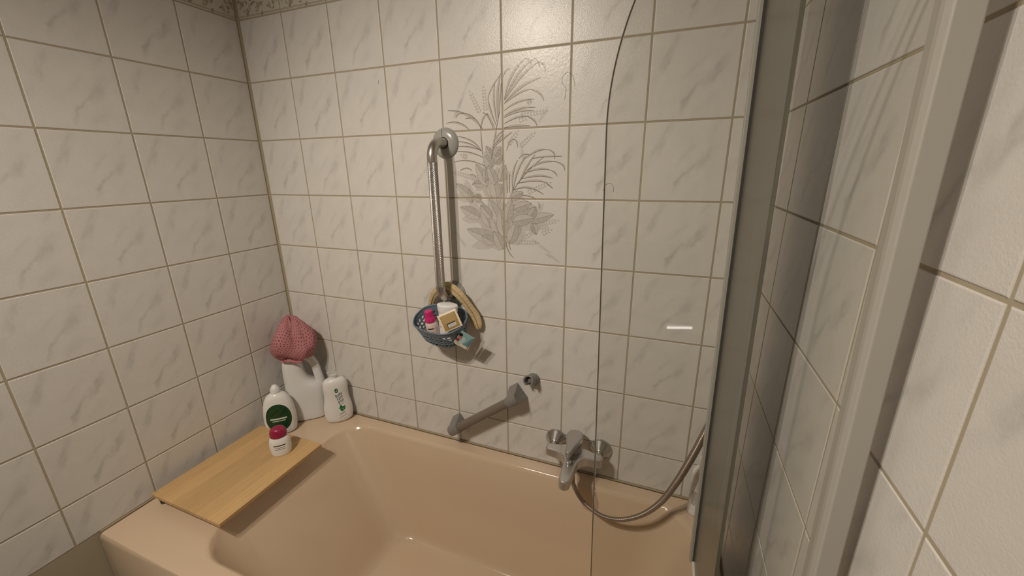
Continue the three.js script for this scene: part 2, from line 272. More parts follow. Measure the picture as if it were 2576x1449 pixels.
// lay tiles over a wall whose own x axis runs along it; place(tile, x, y) sets a tile on the wall
function layTiles(parent, x0, x1, origin, place, decor) {
  const bands = [];
  for (let k = -4; k < 4; k++) bands.push([YH4 + 0.2 * k, YH4 + 0.2 * (k + 1), 'tile']);
  bands.push([LIST0, LIST1, 'border_tile']);
  for (let y = LIST1; y < TOP; y += 0.2) bands.push([y, Math.min(TOP, y + 0.2), 'tile']);
  for (const [ya, yb, kind] of bands) for (let c = Math.floor((x0 - origin) / 0.2 + 1e-6); origin + c * 0.2 < x1 - 1e-6; c++) {
    const fx0 = origin + c * 0.2, fx1 = fx0 + 0.2, ax = Math.max(fx0, x0), bx = Math.min(fx1, x1), ay = Math.max(ya, RIM + 0.001), by = yb;
    if (bx - ax < 0.012 || by - ay < 0.012) continue;
    const w = bx - ax - GAP, h = by - ay - GAP, full = yb - ya;
    let u0 = (ax - fx0) / 0.2, u1 = (bx - fx0) / 0.2, v0 = (ay - ya) / (kind === 'tile' ? 0.2 : full), v1 = (by - ya) / (kind === 'tile' ? 0.2 : full);
    const row = Math.round((ya - YH4) / 0.2), d = decor && kind === 'tile' && row >= 0 && row < 3 && (c === -1 || c === 0);
    let mat = kind === 'tile' ? tileMats[Math.floor(rnd() * 3)] : listelloMat;
    if (d) { mat = decorMat; u0 = (c + 1) / 2; u1 = u0 + 0.5; v0 = row / 3; v1 = v0 + 1 / 3; }
    const t = part(d ? 'decor_tile' : kind, tileGeo(w, h, u0, v0, u1, v1), mat, parent, d ? 'tile printed with part of a grey palm and leaf bouquet' : undefined);
    place(t, (ax + bx) / 2, (ay + by) / 2);
    t.rotation.x += (rnd() - 0.5) * 0.004; t.rotation.y += (rnd() - 0.5) * 0.004;
  }
}
const wallBack = struct('wall_back', box(RIGHT - LEFT + 0.3, TOP + 0.1, 0.12, (LEFT + RIGHT) / 2, TOP / 2, -0.0611), M.grout, 'back wall of white marbled square tiles with khaki grout', 'wall');
layTiles(wallBack, LEFT + 0.001, RIGHT - 0.001, 0, (t, x, y) => t.position.set(x, y, 0), true);
const wallLeft = struct('wall_left', box(0.12, TOP + 0.1, FAR + 0.1, LEFT - 0.0611, TOP / 2, FAR / 2), M.grout, 'side wall of white marbled tiles at the head of the bath', 'wall');
layTiles(wallLeft, -1.4, -0.001, 0, (t, x, y) => { t.position.set(LEFT, y, -x); t.rotation.y = Math.PI / 2; }, false);
part('paint', box(0.012, TOP, FAR - 1.4, LEFT - 0.0050, TOP / 2, (FAR + 1.4) / 2), M.plaster, wallLeft, 'cream painted plaster beyond the tiles');
const wallRight = struct('wall_right', box(0.12, TOP + 0.1, FAR + 0.1, RIGHT + 0.0611, TOP / 2, FAR / 2), M.grout, 'side wall of white marbled tiles at the foot of the bath', 'wall');
layTiles(wallRight, 0.001, 1.4, 0, (t, x, y) => { t.position.set(RIGHT, y, x); t.rotation.y = -Math.PI / 2; }, false);
part('paint', box(0.012, TOP, FAR - 1.4, RIGHT + 0.0050, TOP / 2, (FAR + 1.4) / 2), M.plaster, wallRight, 'cream painted plaster beyond the tiles');
struct('wall_front', box(RIGHT - LEFT + 0.3, TOP + 0.1, 0.12, (LEFT + RIGHT) / 2, TOP / 2, FAR + 0.06), M.plaster, 'cream wall across the room from the bath', 'wall');
struct('floor', box(RIGHT - LEFT + 0.3, 0.1, FAR + 0.3, (LEFT + RIGHT) / 2, -0.05, FAR / 2), M.floor, 'brownish beige bathroom floor', 'floor');
struct('ceiling', box(RIGHT - LEFT + 0.3, 0.1, FAR + 0.3, (LEFT + RIGHT) / 2, TOP + 0.05, FAR / 2), M.plaster, 'off white ceiling', 'ceiling');

// ------------------------------------------------------------------ bath tub
{
  const tub = thing('bathtub', 'beige enamel bathtub along the tiled wall with a wide head ledge', 'bathtub', [0, 0, 0]);
  const K = 14, ring = (x0, x1, z0, z1, r, y, straight = 10) => {
    const out = [], cs = [[x1 - r, z0 + r, -Math.PI / 2], [x1 - r, z1 - r, 0], [x0 + r, z1 - r, Math.PI / 2], [x0 + r, z0 + r, Math.PI]];
    const pts = cs.map(([cx, cz, a]) => Array.from({ length: K + 1 }, (_, i) => V(cx + r * Math.cos(a + i / K * Math.PI / 2), y, cz + r * Math.sin(a + i / K * Math.PI / 2))));
    for (let e = 0; e < 4; e++) { out.push(...pts[e]); const a = pts[e][K], b = pts[(e + 1) % 4][0]; for (let i = 1; i < straight; i++) out.push(a.clone().lerp(b, i / straight)); }
    return out;
  };
  const O = [LEFT + 0.003, RIGHT - 0.003, 0.003, 0.755], I = [-0.705, 0.640, 0.052, 0.690], F = [-0.425, 0.500, 0.150, 0.600];
  const out = (d, y) => ring(O[0] + d, O[1] - d, O[2] + d, O[3] - d, 0.006, y), inn = (d, y) => ring(I[0] + d, I[1] - d, I[2] + d, I[3] - d, 0.125 - d * 0.5, y);
  const at = (f, y) => { const q = I.map((v, i) => lerp(v + (i % 2 ? -1 : 1) * 0.012, F[i], f)); return ring(q[0], q[1], q[2], q[3], lerp(0.118, 0.085, Math.min(1, f)), y); };
  const rings = [out(0, 0.02), out(0, RIM - 0.012), out(0.003, RIM - 0.004), out(0.0055, RIM), out(0.010, RIM), inn(-0.010, RIM + 0.001), inn(-0.004, RIM + 0.0008), inn(0.000, RIM - 0.0005), inn(0.004, RIM - 0.0030), inn(0.0075, RIM - 0.0075), inn(0.010, RIM - 0.014)];
  for (const [f, y] of [[0.02, 0.56], [0.2, 0.492], [0.4, 0.417], [0.6, 0.341], [0.74, 0.288], [0.84, 0.249], [0.91, 0.222], [0.965, 0.203], [1.02, 0.191], [1.09, 0.184], [1.2, 0.181], [1.5, 0.179], [1.8, 0.178]]) rings.push(at(f, y));
  rings.reverse();
  let g = loft(rings, { capA: true });
  g = toCreasedNormals(g, 0.7);
  part('basin', g, M.enamel, tub);
  part('drain', lathe([[0, 0.004], [0.03, 0.004], [0.036, 0.002], [0.037, 0]], 32).translate(0.36, 0.179, 0.38), M.chrome, tub, 'chrome drain');
  part('sealant', join([box(RIGHT - LEFT - 0.012, 0.0045, 0.004, (LEFT + RIGHT) / 2, RIM + 0.002, 0.0034), box(0.004, 0.0045, 0.74, LEFT + 0.0034, RIM + 0.002, 0.378)]), M.sealant, tub, 'dull beige sealant bead along the tiles');
}

// ------------------------------------------------------------------ glass bath screen on the outer rim, glass panel at the foot end
{
  const W = 0.2635, H = 1.35, R = 0.30, z = 0.72;
  const s = thing('bath_screen', 'clear frameless glass bath screen with a large rounded upper corner', 'bath screen', [RIGHT - 0.004, RIM + 0.012, z]);
  s.rotation.z = 0.0188;
  const outline = (d = 0) => { const p = new THREE.Shape(); p.moveTo(-0.012, d); p.lineTo(-W + d, d); p.lineTo(-W + d, H - R); const n = 40; for (let i = 0; i <= n; i++) { const a = Math.PI - i / n * Math.PI / 2; const x = -W + R + (R - d) * Math.cos(a), y = H - R + (R - d) * Math.sin(a); if (x < -0.012) p.lineTo(x, y); else { p.lineTo(-0.012, y); break; } } p.closePath(); return p; };
  part('pane', extrude(outline(0.0012), 0.006).translate(0, 0, -0.003), M.glass, s);
  // the ground edge of the pane, a thin band round its free side
  const path = [V(-W, 0.004, 0)]; for (let y = 0.1; y < H - R; y += 0.1) path.push(V(-W, y, 0)); for (let i = 0; i <= 40; i++) { const a = Math.PI - i / 40 * Math.PI / 2, x = -W + R + R * Math.cos(a); if (x < -0.014) path.push(V(x, H - R + R * Math.sin(a), 0)); }
  part('edge', sweep(path, () => [0.0031, 0.0007], { seg: 160, n: 8, up: V(1, 0, 0) }), M.glassEdge, s, 'dark grey ground glass edge');
  part('wall_profile', rbox(0.02, H, 0.03, 0.002, -0.009, H / 2, 0), M.aluminium, s, 'grey aluminium wall profile');
  part('bottom_seal', rbox(W - 0.02, 0.012, 0.009, 0.002, -W / 2 - 0.004, -0.005, 0), M.aluminium, s);
}
{
  const H = 1.42, s = thing('end_panel', 'dull greenish frosted panel with a grey edge profile across the foot of the bath', 'panel', [0.6275, RIM + 0.003, 0.225]);
  s.rotation.z = 0.0188;
  part('pane', box(0.006, H, 0.26, 0.004, H / 2, 0.143), M.frosted, s, 'dull greenish frosted pane');
  part('edge_profile', rbox(0.0165, H, 0.016, 0.002, -0.002, H / 2, 0), M.aluminium, s, 'pale grey edge profile');
  part('gasket', box(0.0042, H, 0.0048, -0.0012, H / 2, 0.0104), M.rubber, s, 'black rubber gasket');
  part('bottom_seal', rbox(0.012, 0.012, 0.25, 0.002, 0.002, 0.006, 0.138), M.paper, s, 'off white bottom seal');
}

// ------------------------------------------------------------------ upright grab bar with knurled grip
const knurl = dataTex(64, 64, (u, v) => { const a = Math.abs(((u + v) % 1 + 1) % 1 - 0.5) * 2, b = Math.abs(((u - v) % 1 + 1) % 1 - 0.5) * 2; return 0.15 + 0.85 * Math.min(a, b) ** 0.7; });
{
  const y0 = 1.190, y1 = 1.682, x = -0.194, z = 0.085, e = 0.045, r = 0.0150;
  const bar = thing('grab_bar', 'upright chrome grab bar with a knurled grip above the basket', 'grab bar', [x, y0, 0]);
  const H = y1 - y0;
  const bend = s => Array.from({ length: 10 }, (_, i) => { const a = i / 9 * Math.PI / 2; return V(0, (s > 0 ? H : 0) - s * e * (1 - Math.cos(a)), z - e + e * Math.sin(a)); });
  const top = bend(1), low = bend(-1);
  const kn = knurl.clone(); kn.repeat.set(22, 64); kn.needsUpdate = true;
  part('grip', sweep([V(0, e + 0.004, z), V(0, H / 2, z), V(0, H - e - 0.012, z)], r + 0.0002, { seg: 60, n: 40 }), std({ color: lin(0.52, 0.49, 0.46), metalness: 0.92, roughness: 0.24, bumpMap: kn, bumpScale: 0.0014 }), bar, 'knurled chrome grip');
  part('elbow', sweep([V(0, H, 0.003), ...top, V(0, H - e - 0.02, z)], r, { seg: 60, n: 32 }), M.barEnd, bar, 'brushed chrome bend');
  part('elbow', sweep([V(0, 0, 0.003), ...low, V(0, e + 0.012, z)], r, { seg: 60, n: 32 }), M.barEnd, bar, 'brushed chrome bend');
  const prof = [[0.0165, 0.0140], [0.019, 0.0150], [0.030, 0.0140], [0.0395, 0.0100], [0.0448, 0.0045], [0.0460, 0.0005]];
  for (const fy of [H, 0]) {
    const f = part('flange', lathe(prof, 64).rotateX(Math.PI / 2).translate(0, fy, 0), M.greyPlastic, bar, 'grey plastic wall cover');
    if (fy) part('split_line', sweep([V(-0.0035, 0.0165, 0.0148), V(-0.0045, 0.025, 0.0148), V(-0.0055, 0.034, 0.0128), V(-0.0062, 0.0400, 0.0095)], () => [0.0006, 0.0006], { seg: 12, n: 6 }).translate(0, fy, 0), M.black, f, 'dark slit in the cover');
    part('opening', lathe([[0.0150, 0.0141], [0.0170, 0.0144]], 48).rotateX(Math.PI / 2).translate(0, fy, 0), M.black, f);
  }
}

// ------------------------------------------------------------------ slanting grab handle
{
  const A = V(-0.191, 0.673, 0.052), B = V(0.040, 0.846, 0.052), L = A.distanceTo(B), ang = Math.atan2(B.y - A.y, B.x - A.x);
  const h = thing('grab_rail', 'short slanting grey plastic grab rail on the tiles above the rim', 'grab rail', [A.x, A.y, 0]); h.rotation.z = ang;
  const s = new THREE.Shape(), zc = 0.052, rr = 0.0205, wb = 0.033;         // profile across the handle: wide on the wall, round round the tube
  s.moveTo(-wb, 0); s.lineTo(wb, 0); s.lineTo(wb - 0.001, 0.006); s.lineTo(rr, zc - 0.005); s.absarc(0, zc, rr, 0, Math.PI, false); s.lineTo(-wb + 0.001, 0.006); s.closePath();
  for (const [t, dir] of [[0, -1], [L, 1]]) {
    // the profile's x runs across the handle (local y), its y away from the wall (local z)
    const g = extrude(s, 0.034, 0.0035, 3).applyMatrix4(new THREE.Matrix4().makeBasis(V(0, 1, 0), V(0, 0, 1), V(1, 0, 0))).translate(t + (dir > 0 ? -0.013 : -0.021), 0, 0);
    part('bracket', g, M.handleGrey, h, 'grey wedge shaped wall bracket');
    part('collar', new THREE.CylinderGeometry(0.0185, 0.0185, 0.006, 32).rotateZ(Math.PI / 2).translate(t - dir * 0.018, 0, zc), M.handleGrey, h);
  }
  part('tube', sweep([V(0.006, 0, zc), V(L / 2, 0, zc), V(L - 0.006, 0, zc)], 0.0158, { seg: 40, n: 32 }), M.handleTube, h, 'brown grey tube');
}

// ------------------------------------------------------------------ shower holder
{
  const h = thing('shower_holder', 'small grey clip on wall holder without its shower', 'shower holder', [0.0985, 0.912, 0]);
  part('base', lathe([[0.0225, 0], [0.0225, 0.004], [0.0215, 0.010], [0.018, 0.018], [0.013, 0.026], [0, 0.027]], 48).rotateX(Math.PI / 2), M.satinPlastic, h);
  const c = new THREE.Shape(), a0 = -Math.PI / 2 + 0.50, a1 = 1.5 * Math.PI - 0.50, ro = 0.0188, ri = 0.0136;
  for (let i = 0; i <= 40; i++) { const a = lerp(a0, a1, i / 40); i ? c.lineTo(ro * Math.cos(a), ro * Math.sin(a)) : c.moveTo(ro * Math.cos(a), ro * Math.sin(a)); }
  for (let i = 40; i >= 0; i--) { const a = lerp(a0, a1, i / 40); c.lineTo(ri * Math.cos(a), ri * Math.sin(a)); }
  c.closePath();
  const cup = part('clip', extrude(c, 0.026, 0.0012, 2), M.satinPlastic, h, 'open clip with a slot');
  cup.position.set(-0.001, 0.004, 0.020); cup.rotation.set(-0.42, -0.15, 0);
  part('socket', new THREE.CircleGeometry(0.0135, 32).translate(0, 0, 0.004), M.black, cup, 'dark inside');
  part('screw', lathe([[0, 0.0025], [0.0025, 0.002], [0.0035, 0]], 20).rotateX(Math.PI / 2).translate(0.003, 0.004, 0.0045), M.chrome, cup);
}

// ------------------------------------------------------------------ mixer tap
{
  const X = 0.261, Y = 0.695, t = thing('bath_mixer', 'worn chrome single lever bath mixer on the tiled wall', 'mixer tap', [X, Y, 0]);
  const a = 0.0765;
  for (const s of [-1, 1]) {
    part('rosette', lathe([[0.0375, 0.001], [0.0375, 0.005], [0.0355, 0.008], [0.0160, 0.033], [0.0150, 0.035], [0.0120, 0.035]], 56).rotateX(Math.PI / 2).translate(s * a, 0, 0), M.brushed, t, 'cone shaped chrome wall cover');
    part('inlet', new THREE.CylinderGeometry(0.0115, 0.0115, 0.04, 32).rotateX(Math.PI / 2).translate(s * a, 0, 0.05), M.chrome, t);
    part('nut', lathe([[0.012, 0.044], [0.0142, 0.0455], [0.0142, 0.057], [0.012, 0.0585]], 32).rotateX(Math.PI / 2).translate(s * a, 0, 0), M.chrome, t);
  }
  // body: plan outline (x to the right, y towards the room) of two arms and the spout
  const p = new THREE.Shape();
  p.moveTo(-0.086, 0.055); p.quadraticCurveTo(-0.093, 0.056, -0.093, 0.063); p.lineTo(-0.093, 0.076); p.quadraticCurveTo(-0.092, 0.084, -0.083, 0.084);
  p.bezierCurveTo(-0.055, 0.086, -0.035, 0.088, -0.024, 0.112); p.bezierCurveTo(-0.019, 0.130, -0.0195, 0.170, -0.0170, 0.196); p.quadraticCurveTo(-0.016, 0.213, 0, 0.214); p.quadraticCurveTo(0.016, 0.213, 0.0170, 0.196);
  p.bezierCurveTo(0.0195, 0.170, 0.019, 0.130, 0.024, 0.112); p.bezierCurveTo(0.035, 0.088, 0.055, 0.086, 0.083, 0.084); p.quadraticCurveTo(0.092, 0.084, 0.093, 0.076); p.lineTo(0.093, 0.063); p.quadraticCurveTo(0.093, 0.056, 0.086, 0.055);
  p.bezierCurveTo(0.05, 0.053, 0.04, 0.040, 0.026, 0.040); p.lineTo(-0.026, 0.040); p.bezierCurveTo(-0.04, 0.040, -0.05, 0.053, -0.086, 0.055);
  const plan = (sh, d, b) => extrude(sh, d, b, 4, 24).applyMatrix4(new THREE.Matrix4().makeBasis(V(1, 0, 0), V(0, 0, 1), V(0, -1, 0)));   // plan y -> z, depth -> down
  part('body', plan(p, 0.022, 0.006).translate(0, 0.014, 0), M.chrome, t);
  part('cartridge_housing', lathe([[0.0250, 0.008], [0.0255, 0.014], [0.0235, 0.022], [0.0235, 0.038], [0.0225, 0.042], [0, 0.043]], 48).translate(0, 0, 0.062), M.chromeDark, t);
  part('housing_ring', lathe([[0.0238, 0.0225], [0.0246, 0.0235], [0.0246, 0.026], [0.0238, 0.027]], 48).translate(0, 0, 0.062), M.chrome, t);
  const l = new THREE.Shape(); l.moveTo(-0.0265, 0.052); l.bezierCurveTo(-0.0275, 0.016, 0.0275, 0.016, 0.0265, 0.052); l.bezierCurveTo(0.0260, 0.078, 0.0120, 0.098, 0.0108, 0.128); l.quadraticCurveTo(0.010, 0.139, 0, 0.1395); l.quadraticCurveTo(-0.010, 0.139, -0.0108, 0.128); l.bezierCurveTo(-0.0120, 0.098, -0.0260, 0.078, -0.0265, 0.052);
  const lever = part('lever', plan(l, 0.012, 0.005).translate(0, 0.066, 0), M.chromeDark, t, 'tongue shaped dull chrome lever'); lever.rotation.set(0.05, -0.05, 0); lever.position.set(0.001, 0.002, -0.004);
  part('diverter_knob', lathe([[0.0095, 0.008], [0.0095, 0.0155], [0.0075, 0.0165], [0.0062, 0.019], [0.0062, 0.027], [0.0085, 0.0285], [0.0088, 0.033], [0.007, 0.0355], [0, 0.036]], 32).translate(-0.002, 0, 0.138), M.chrome, t);
  part('hose_union', lathe([[0.0105, -0.030], [0.0105, -0.012], [0.012, -0.008]], 32).translate(0.004, 0, 0.092), M.chromeDark, t);
  part('aerator', new THREE.CylinderGeometry(0.012, 0.012, 0.006, 28).translate(0, -0.012, 0.197), M.black, t, 'dark outlet under the spout');
}

// ------------------------------------------------------------------ shower hose
{
  const pts = [V(0.265, 0.672, 0.092), V(0.265, 0.640, 0.092), V(0.268, 0.611, 0.095), V(0.287, 0.582, 0.105), V(0.311, 0.564, 0.115), V(0.365, 0.549, 0.13), V(0.421, 0.562, 0.14), V(0.483, 0.606, 0.145), V(0.533, 0.666, 0.14), V(0.569, 0.740, 0.13), V(0.602, 0.826, 0.115), V(0.627, 0.901, 0.10), V(0.652, 0.975, 0.088), V(0.672, 1.03, 0.08), V(0.682, 1.06, 0.078)];
  const ribs = dataTex(8, 32, (u, v) => 0.5 + 0.5 * Math.sin(v * Math.PI * 2)); ribs.repeat.set(1, 230);
  const h = thing('shower_hose', 'ribbed brown grey metal shower hose hanging in a loop from the mixer', 'hose', [0.265, 0.583, 0.09]);
  const g = sweep(pts.map(q => q.clone().sub(h.position)), t => { const k = Math.min(1, Math.max(0, (t - 0.28) / 0.42)), r = lerp(0.0069, 0.0104, k * k * (3 - 2 * k)); return [r, r]; }, { seg: 220, n: 20 });
  part('hose', g, std({ color: lin(0.33, 0.275, 0.23), roughness: 0.34, metalness: 0.75, bumpMap: ribs, bumpScale: 0.0005 }), h);
  part('wall_union', lathe([[0.019, 0], [0.019, 0.003], [0.014, 0.008], [0.011, 0.02], [0, 0.021]], 32).rotateZ(Math.PI / 2).translate(RIGHT - h.position.x - 0.001, 1.064 - h.position.y, 0.078 - h.position.z), M.chrome, h, 'chrome wall union');
}

// ------------------------------------------------------------------ hanging basket and what is in it
const rimPts = [[-0.255, 1.149, 0.030], [-0.288, 1.141, 0.047], [-0.306, 1.119, 0.080], [-0.292, 1.101, 0.112], [-0.250, 1.095, 0.130], [-0.200, 1.094, 0.141], [-0.158, 1.096, 0.140], [-0.126, 1.106, 0.120], [-0.113, 1.119, 0.090], [-0.118, 1.133, 0.056], [-0.140, 1.145, 0.034], [-0.195, 1.150, 0.026]].map(q => V(...q));
{
  const base = V(-0.205, 1.040, 0.055), b = thing('hanging_basket', 'blue grey plastic basket with cut out holes hanging under the grab bar', 'basket', [base.x, base.y, base.z]);
  const curve = new THREE.CatmullRomCurve3(rimPts.map(q => q.clone().sub(base)), true, 'centripetal');
  const rc = V(-0.207, 1.122, 0.083).sub(base), bc = V(-0.203, 1.046, 0.058).sub(base);
  // a point of the wall: s round the rim, t from the rim (0) down to the floor (1); off moves it outwards
  const wall = (s, t, off = 0) => {
    const P = curve.getPointAt(((s % 1) + 1) % 1), d = P.clone().sub(rc), k = t < 0.86 ? lerp(1, 0.80, t / 0.86) : lerp(0.80, 0.70, (t - 0.86) / 0.14), c = rc.clone().lerp(bc, t), o = d.clone().normalize();
    return c.addScaledVector(d, k).addScaledVector(o, off);
  };
  part('rim', (() => { const n = 120, rings = []; for (let i = 0; i <= n; i++) { const P = curve.getPointAt((i % n) / n), T = curve.getTangentAt((i % n) / n), o = P.clone().sub(rc).normalize(), u = V(0, 0, 0).crossVectors(o, T).normalize(); rings.push(Array.from({ length: 10 }, (_, k) => { const a = k / 10 * Math.PI * 2; return P.clone().addScaledVector(o, 0.0030 * Math.cos(a)).addScaledVector(u, 0.0030 * Math.sin(a)); })); } return loft(rings); })(), M.basket, b);
  // the wall: solid bands above and below, between them an irregular net of struts round real holes
  const NS = 32, rows = [0.20, 0.37, 0.535, 0.70, 0.87], P = [], ix = [];
  const push = q => { P.push(q.x, q.y, q.z); return P.length / 3 - 1; };
  const jit = (i, j, k) => { const q = Math.sin(i * 127.1 + j * 311.7 + k * 74.7) * 43758.5453; return q - Math.floor(q) - 0.5; };
  const node = (i, j) => { const m = ((i % NS) + NS) % NS, edge = j === 0 || j === rows.length - 1; return [(i + (edge ? 0 : 0.5 * (j % 2)) + (edge ? 0 : jit(m, j, 1) * 0.62)) / NS, rows[j] + (edge ? 0 : jit(m, j, 2) * 0.075)]; };
  const quad = (a, b2, c, d) => ix.push(a, b2, c, a, c, d);
  const TH = 0.0024;
  for (let j = 0; j < rows.length - 1; j++) for (let i = 0; i < NS; i++) {
    const q = [node(i, j), node(i + 1, j), node(i + 1, j + 1), node(i, j + 1)], cx = (q[0][0] + q[1][0] + q[2][0] + q[3][0]) / 4, cy = (q[0][1] + q[1][1] + q[2][1] + q[3][1]) / 4;
    const k = 0.64 + 0.16 * jit(i, j, 5), inner = q.map(([s, t]) => [lerp(cx, s, k), lerp(cy, t, k)]);
    const oo = q.map(([s, t]) => push(wall(s, t, TH / 2))), io = inner.map(([s, t]) => push(wall(s, t, TH / 2))), oi = q.map(([s, t]) => push(wall(s, t, -TH / 2))), ii = inner.map(([s, t]) => push(wall(s, t, -TH / 2)));
    for (let e = 0; e < 4; e++) { const f = (e + 1) % 4; quad(oo[e], oo[f], io[f], io[e]); quad(oi[f], oi[e], ii[e], ii[f]); quad(io[e], io[f], ii[f], ii[e]); }
  }
  for (const [t0, t1] of [[0, 0.20], [0.87, 1]]) for (let i = 0; i < NS * 2; i++) for (let k = 0; k < 2; k++) { const a = lerp(t0, t1, k / 2), c = lerp(t0, t1, (k + 1) / 2), s0 = i / NS / 2, s1 = (i + 1) / NS / 2; for (const off of [TH / 2, -TH / 2]) { const v = [[s0, a], [s1, a], [s1, c], [s0, c]].map(([s, t]) => push(wall(s, t, off))); off > 0 ? quad(...v) : quad(v[3], v[2], v[1], v[0]); } }
  let g = new THREE.BufferGeometry(); g.setAttribute('position', new THREE.Float32BufferAttribute(P, 3)); g.setIndex(ix);
  g = mergeVertices(g, 1e-5); g.setAttribute('uv', new THREE.Float32BufferAttribute(new Float32Array(g.attributes.position.count * 2), 2));
  g = toCreasedNormals(g, 0.6);
  part('wall', g, M.basket, b, 'side wall cut into an irregular net');
  part('bottom', (() => { const n = 60, r = Array.from({ length: n }, (_, i) => wall(i / n, 1)); const up = r.map(q => q.clone().add(V(0, 0.0025, 0.001))); return loft([r, up], { capA: true, capB: true }); })(), M.basket, b);
  part('hook', sweep([V(-0.216, 1.148, 0.0245), V(-0.2155, 1.170, 0.0245), V(-0.2150, 1.190, 0.0245), V(-0.2092, 1.2052, 0.0245), V(-0.194, 1.2110, 0.0245), V(-0.1788, 1.2052, 0.0245), V(-0.1730, 1.190, 0.0245), V(-0.1725, 1.170, 0.0245), V(-0.172, 1.148, 0.0245)].map(q => q.sub(base)), () => [0.0017, 0.0045], { seg: 60, n: 12, ribbon: V(0, 0, 1) }), M.basket, b, 'flat hook over the bar');
}
// loofah strap over the lower bend
{
  const luf = dataTex(256, 256, (u, v) => { const n = 0.5 + 0.5 * fbm(u * 30, v * 44, 3, 4), h = noise.noise(u * 80, v * 110, 8), k = h < -0.22 ? 0.62 : 1; return [Math.min(1, (0.80 + 0.18 * n) * k), Math.min(1, (0.70 + 0.18 * n) * k), Math.min(1, (0.52 + 0.18 * n) * k)]; }, true); luf.repeat.set(1.5, 5);
  const bm = dataTex(256, 256, (u, v) => 0.5 + 0.9 * fbm(u * 26, v * 40, 5, 4)); bm.repeat.set(1.5, 5);
  const mat = std({ map: luf, bumpMap: bm, bumpScale: 0.002, roughness: 0.95 });
  const s = thing('loofah_strap', 'straw coloured loofah scrubbing strap draped over the bar end', 'loofah', [-0.195, 1.076, 0.05]);
  const pts = [[-0.268, 1.075, 0.017], [-0.278, 1.105, 0.016], [-0.282, 1.135, 0.017], [-0.270, 1.168, 0.024], [-0.236, 1.207, 0.038], [-0.196, 1.2290, 0.044], [-0.154, 1.206, 0.044], [-0.124, 1.162, 0.032], [-0.105, 1.120, 0.023], [-0.093, 1.078, 0.022]].map(q => V(...q).sub(s.position));
  const wd = t => { const k = t < 0.06 ? t / 0.06 : t > 0.95 ? (1 - t) / 0.05 : 1; return [0.0165 * (0.45 + 0.55 * Math.sqrt(Math.max(0, k))) * (0.66 + 0.44 * t) * (1 + 0.10 * Math.sin(t * 23)), 0.0052 * (0.4 + 0.6 * Math.sqrt(Math.max(0, k)))]; };
  const g = sweep(pts, wd, { seg: 140, n: 36, ribbon: V(0.15, 0.1, 1) });
  const A = g.attributes.position, N = g.attributes.normal; for (let i = 0; i < A.count; i++) { const q = V(A.getX(i), A.getY(i), A.getZ(i)), d = 0.0016 * fbm(q.x * 130, q.y * 130, q.z * 130, 2); A.setXYZ(i, q.x + N.getX(i) * d, q.y + N.getY(i) * d, q.z + N.getZ(i) * d); }
  g.computeVertexNormals();
  part('strap', g, mat, s);
  part('hem', sweep(pts.map(q => q.clone().add(V(0.003, -0.001, 0.0055))), () => [0.0016, 0.0014], { seg: 120, n: 8 }), mat, s, 'stitched seam');
}
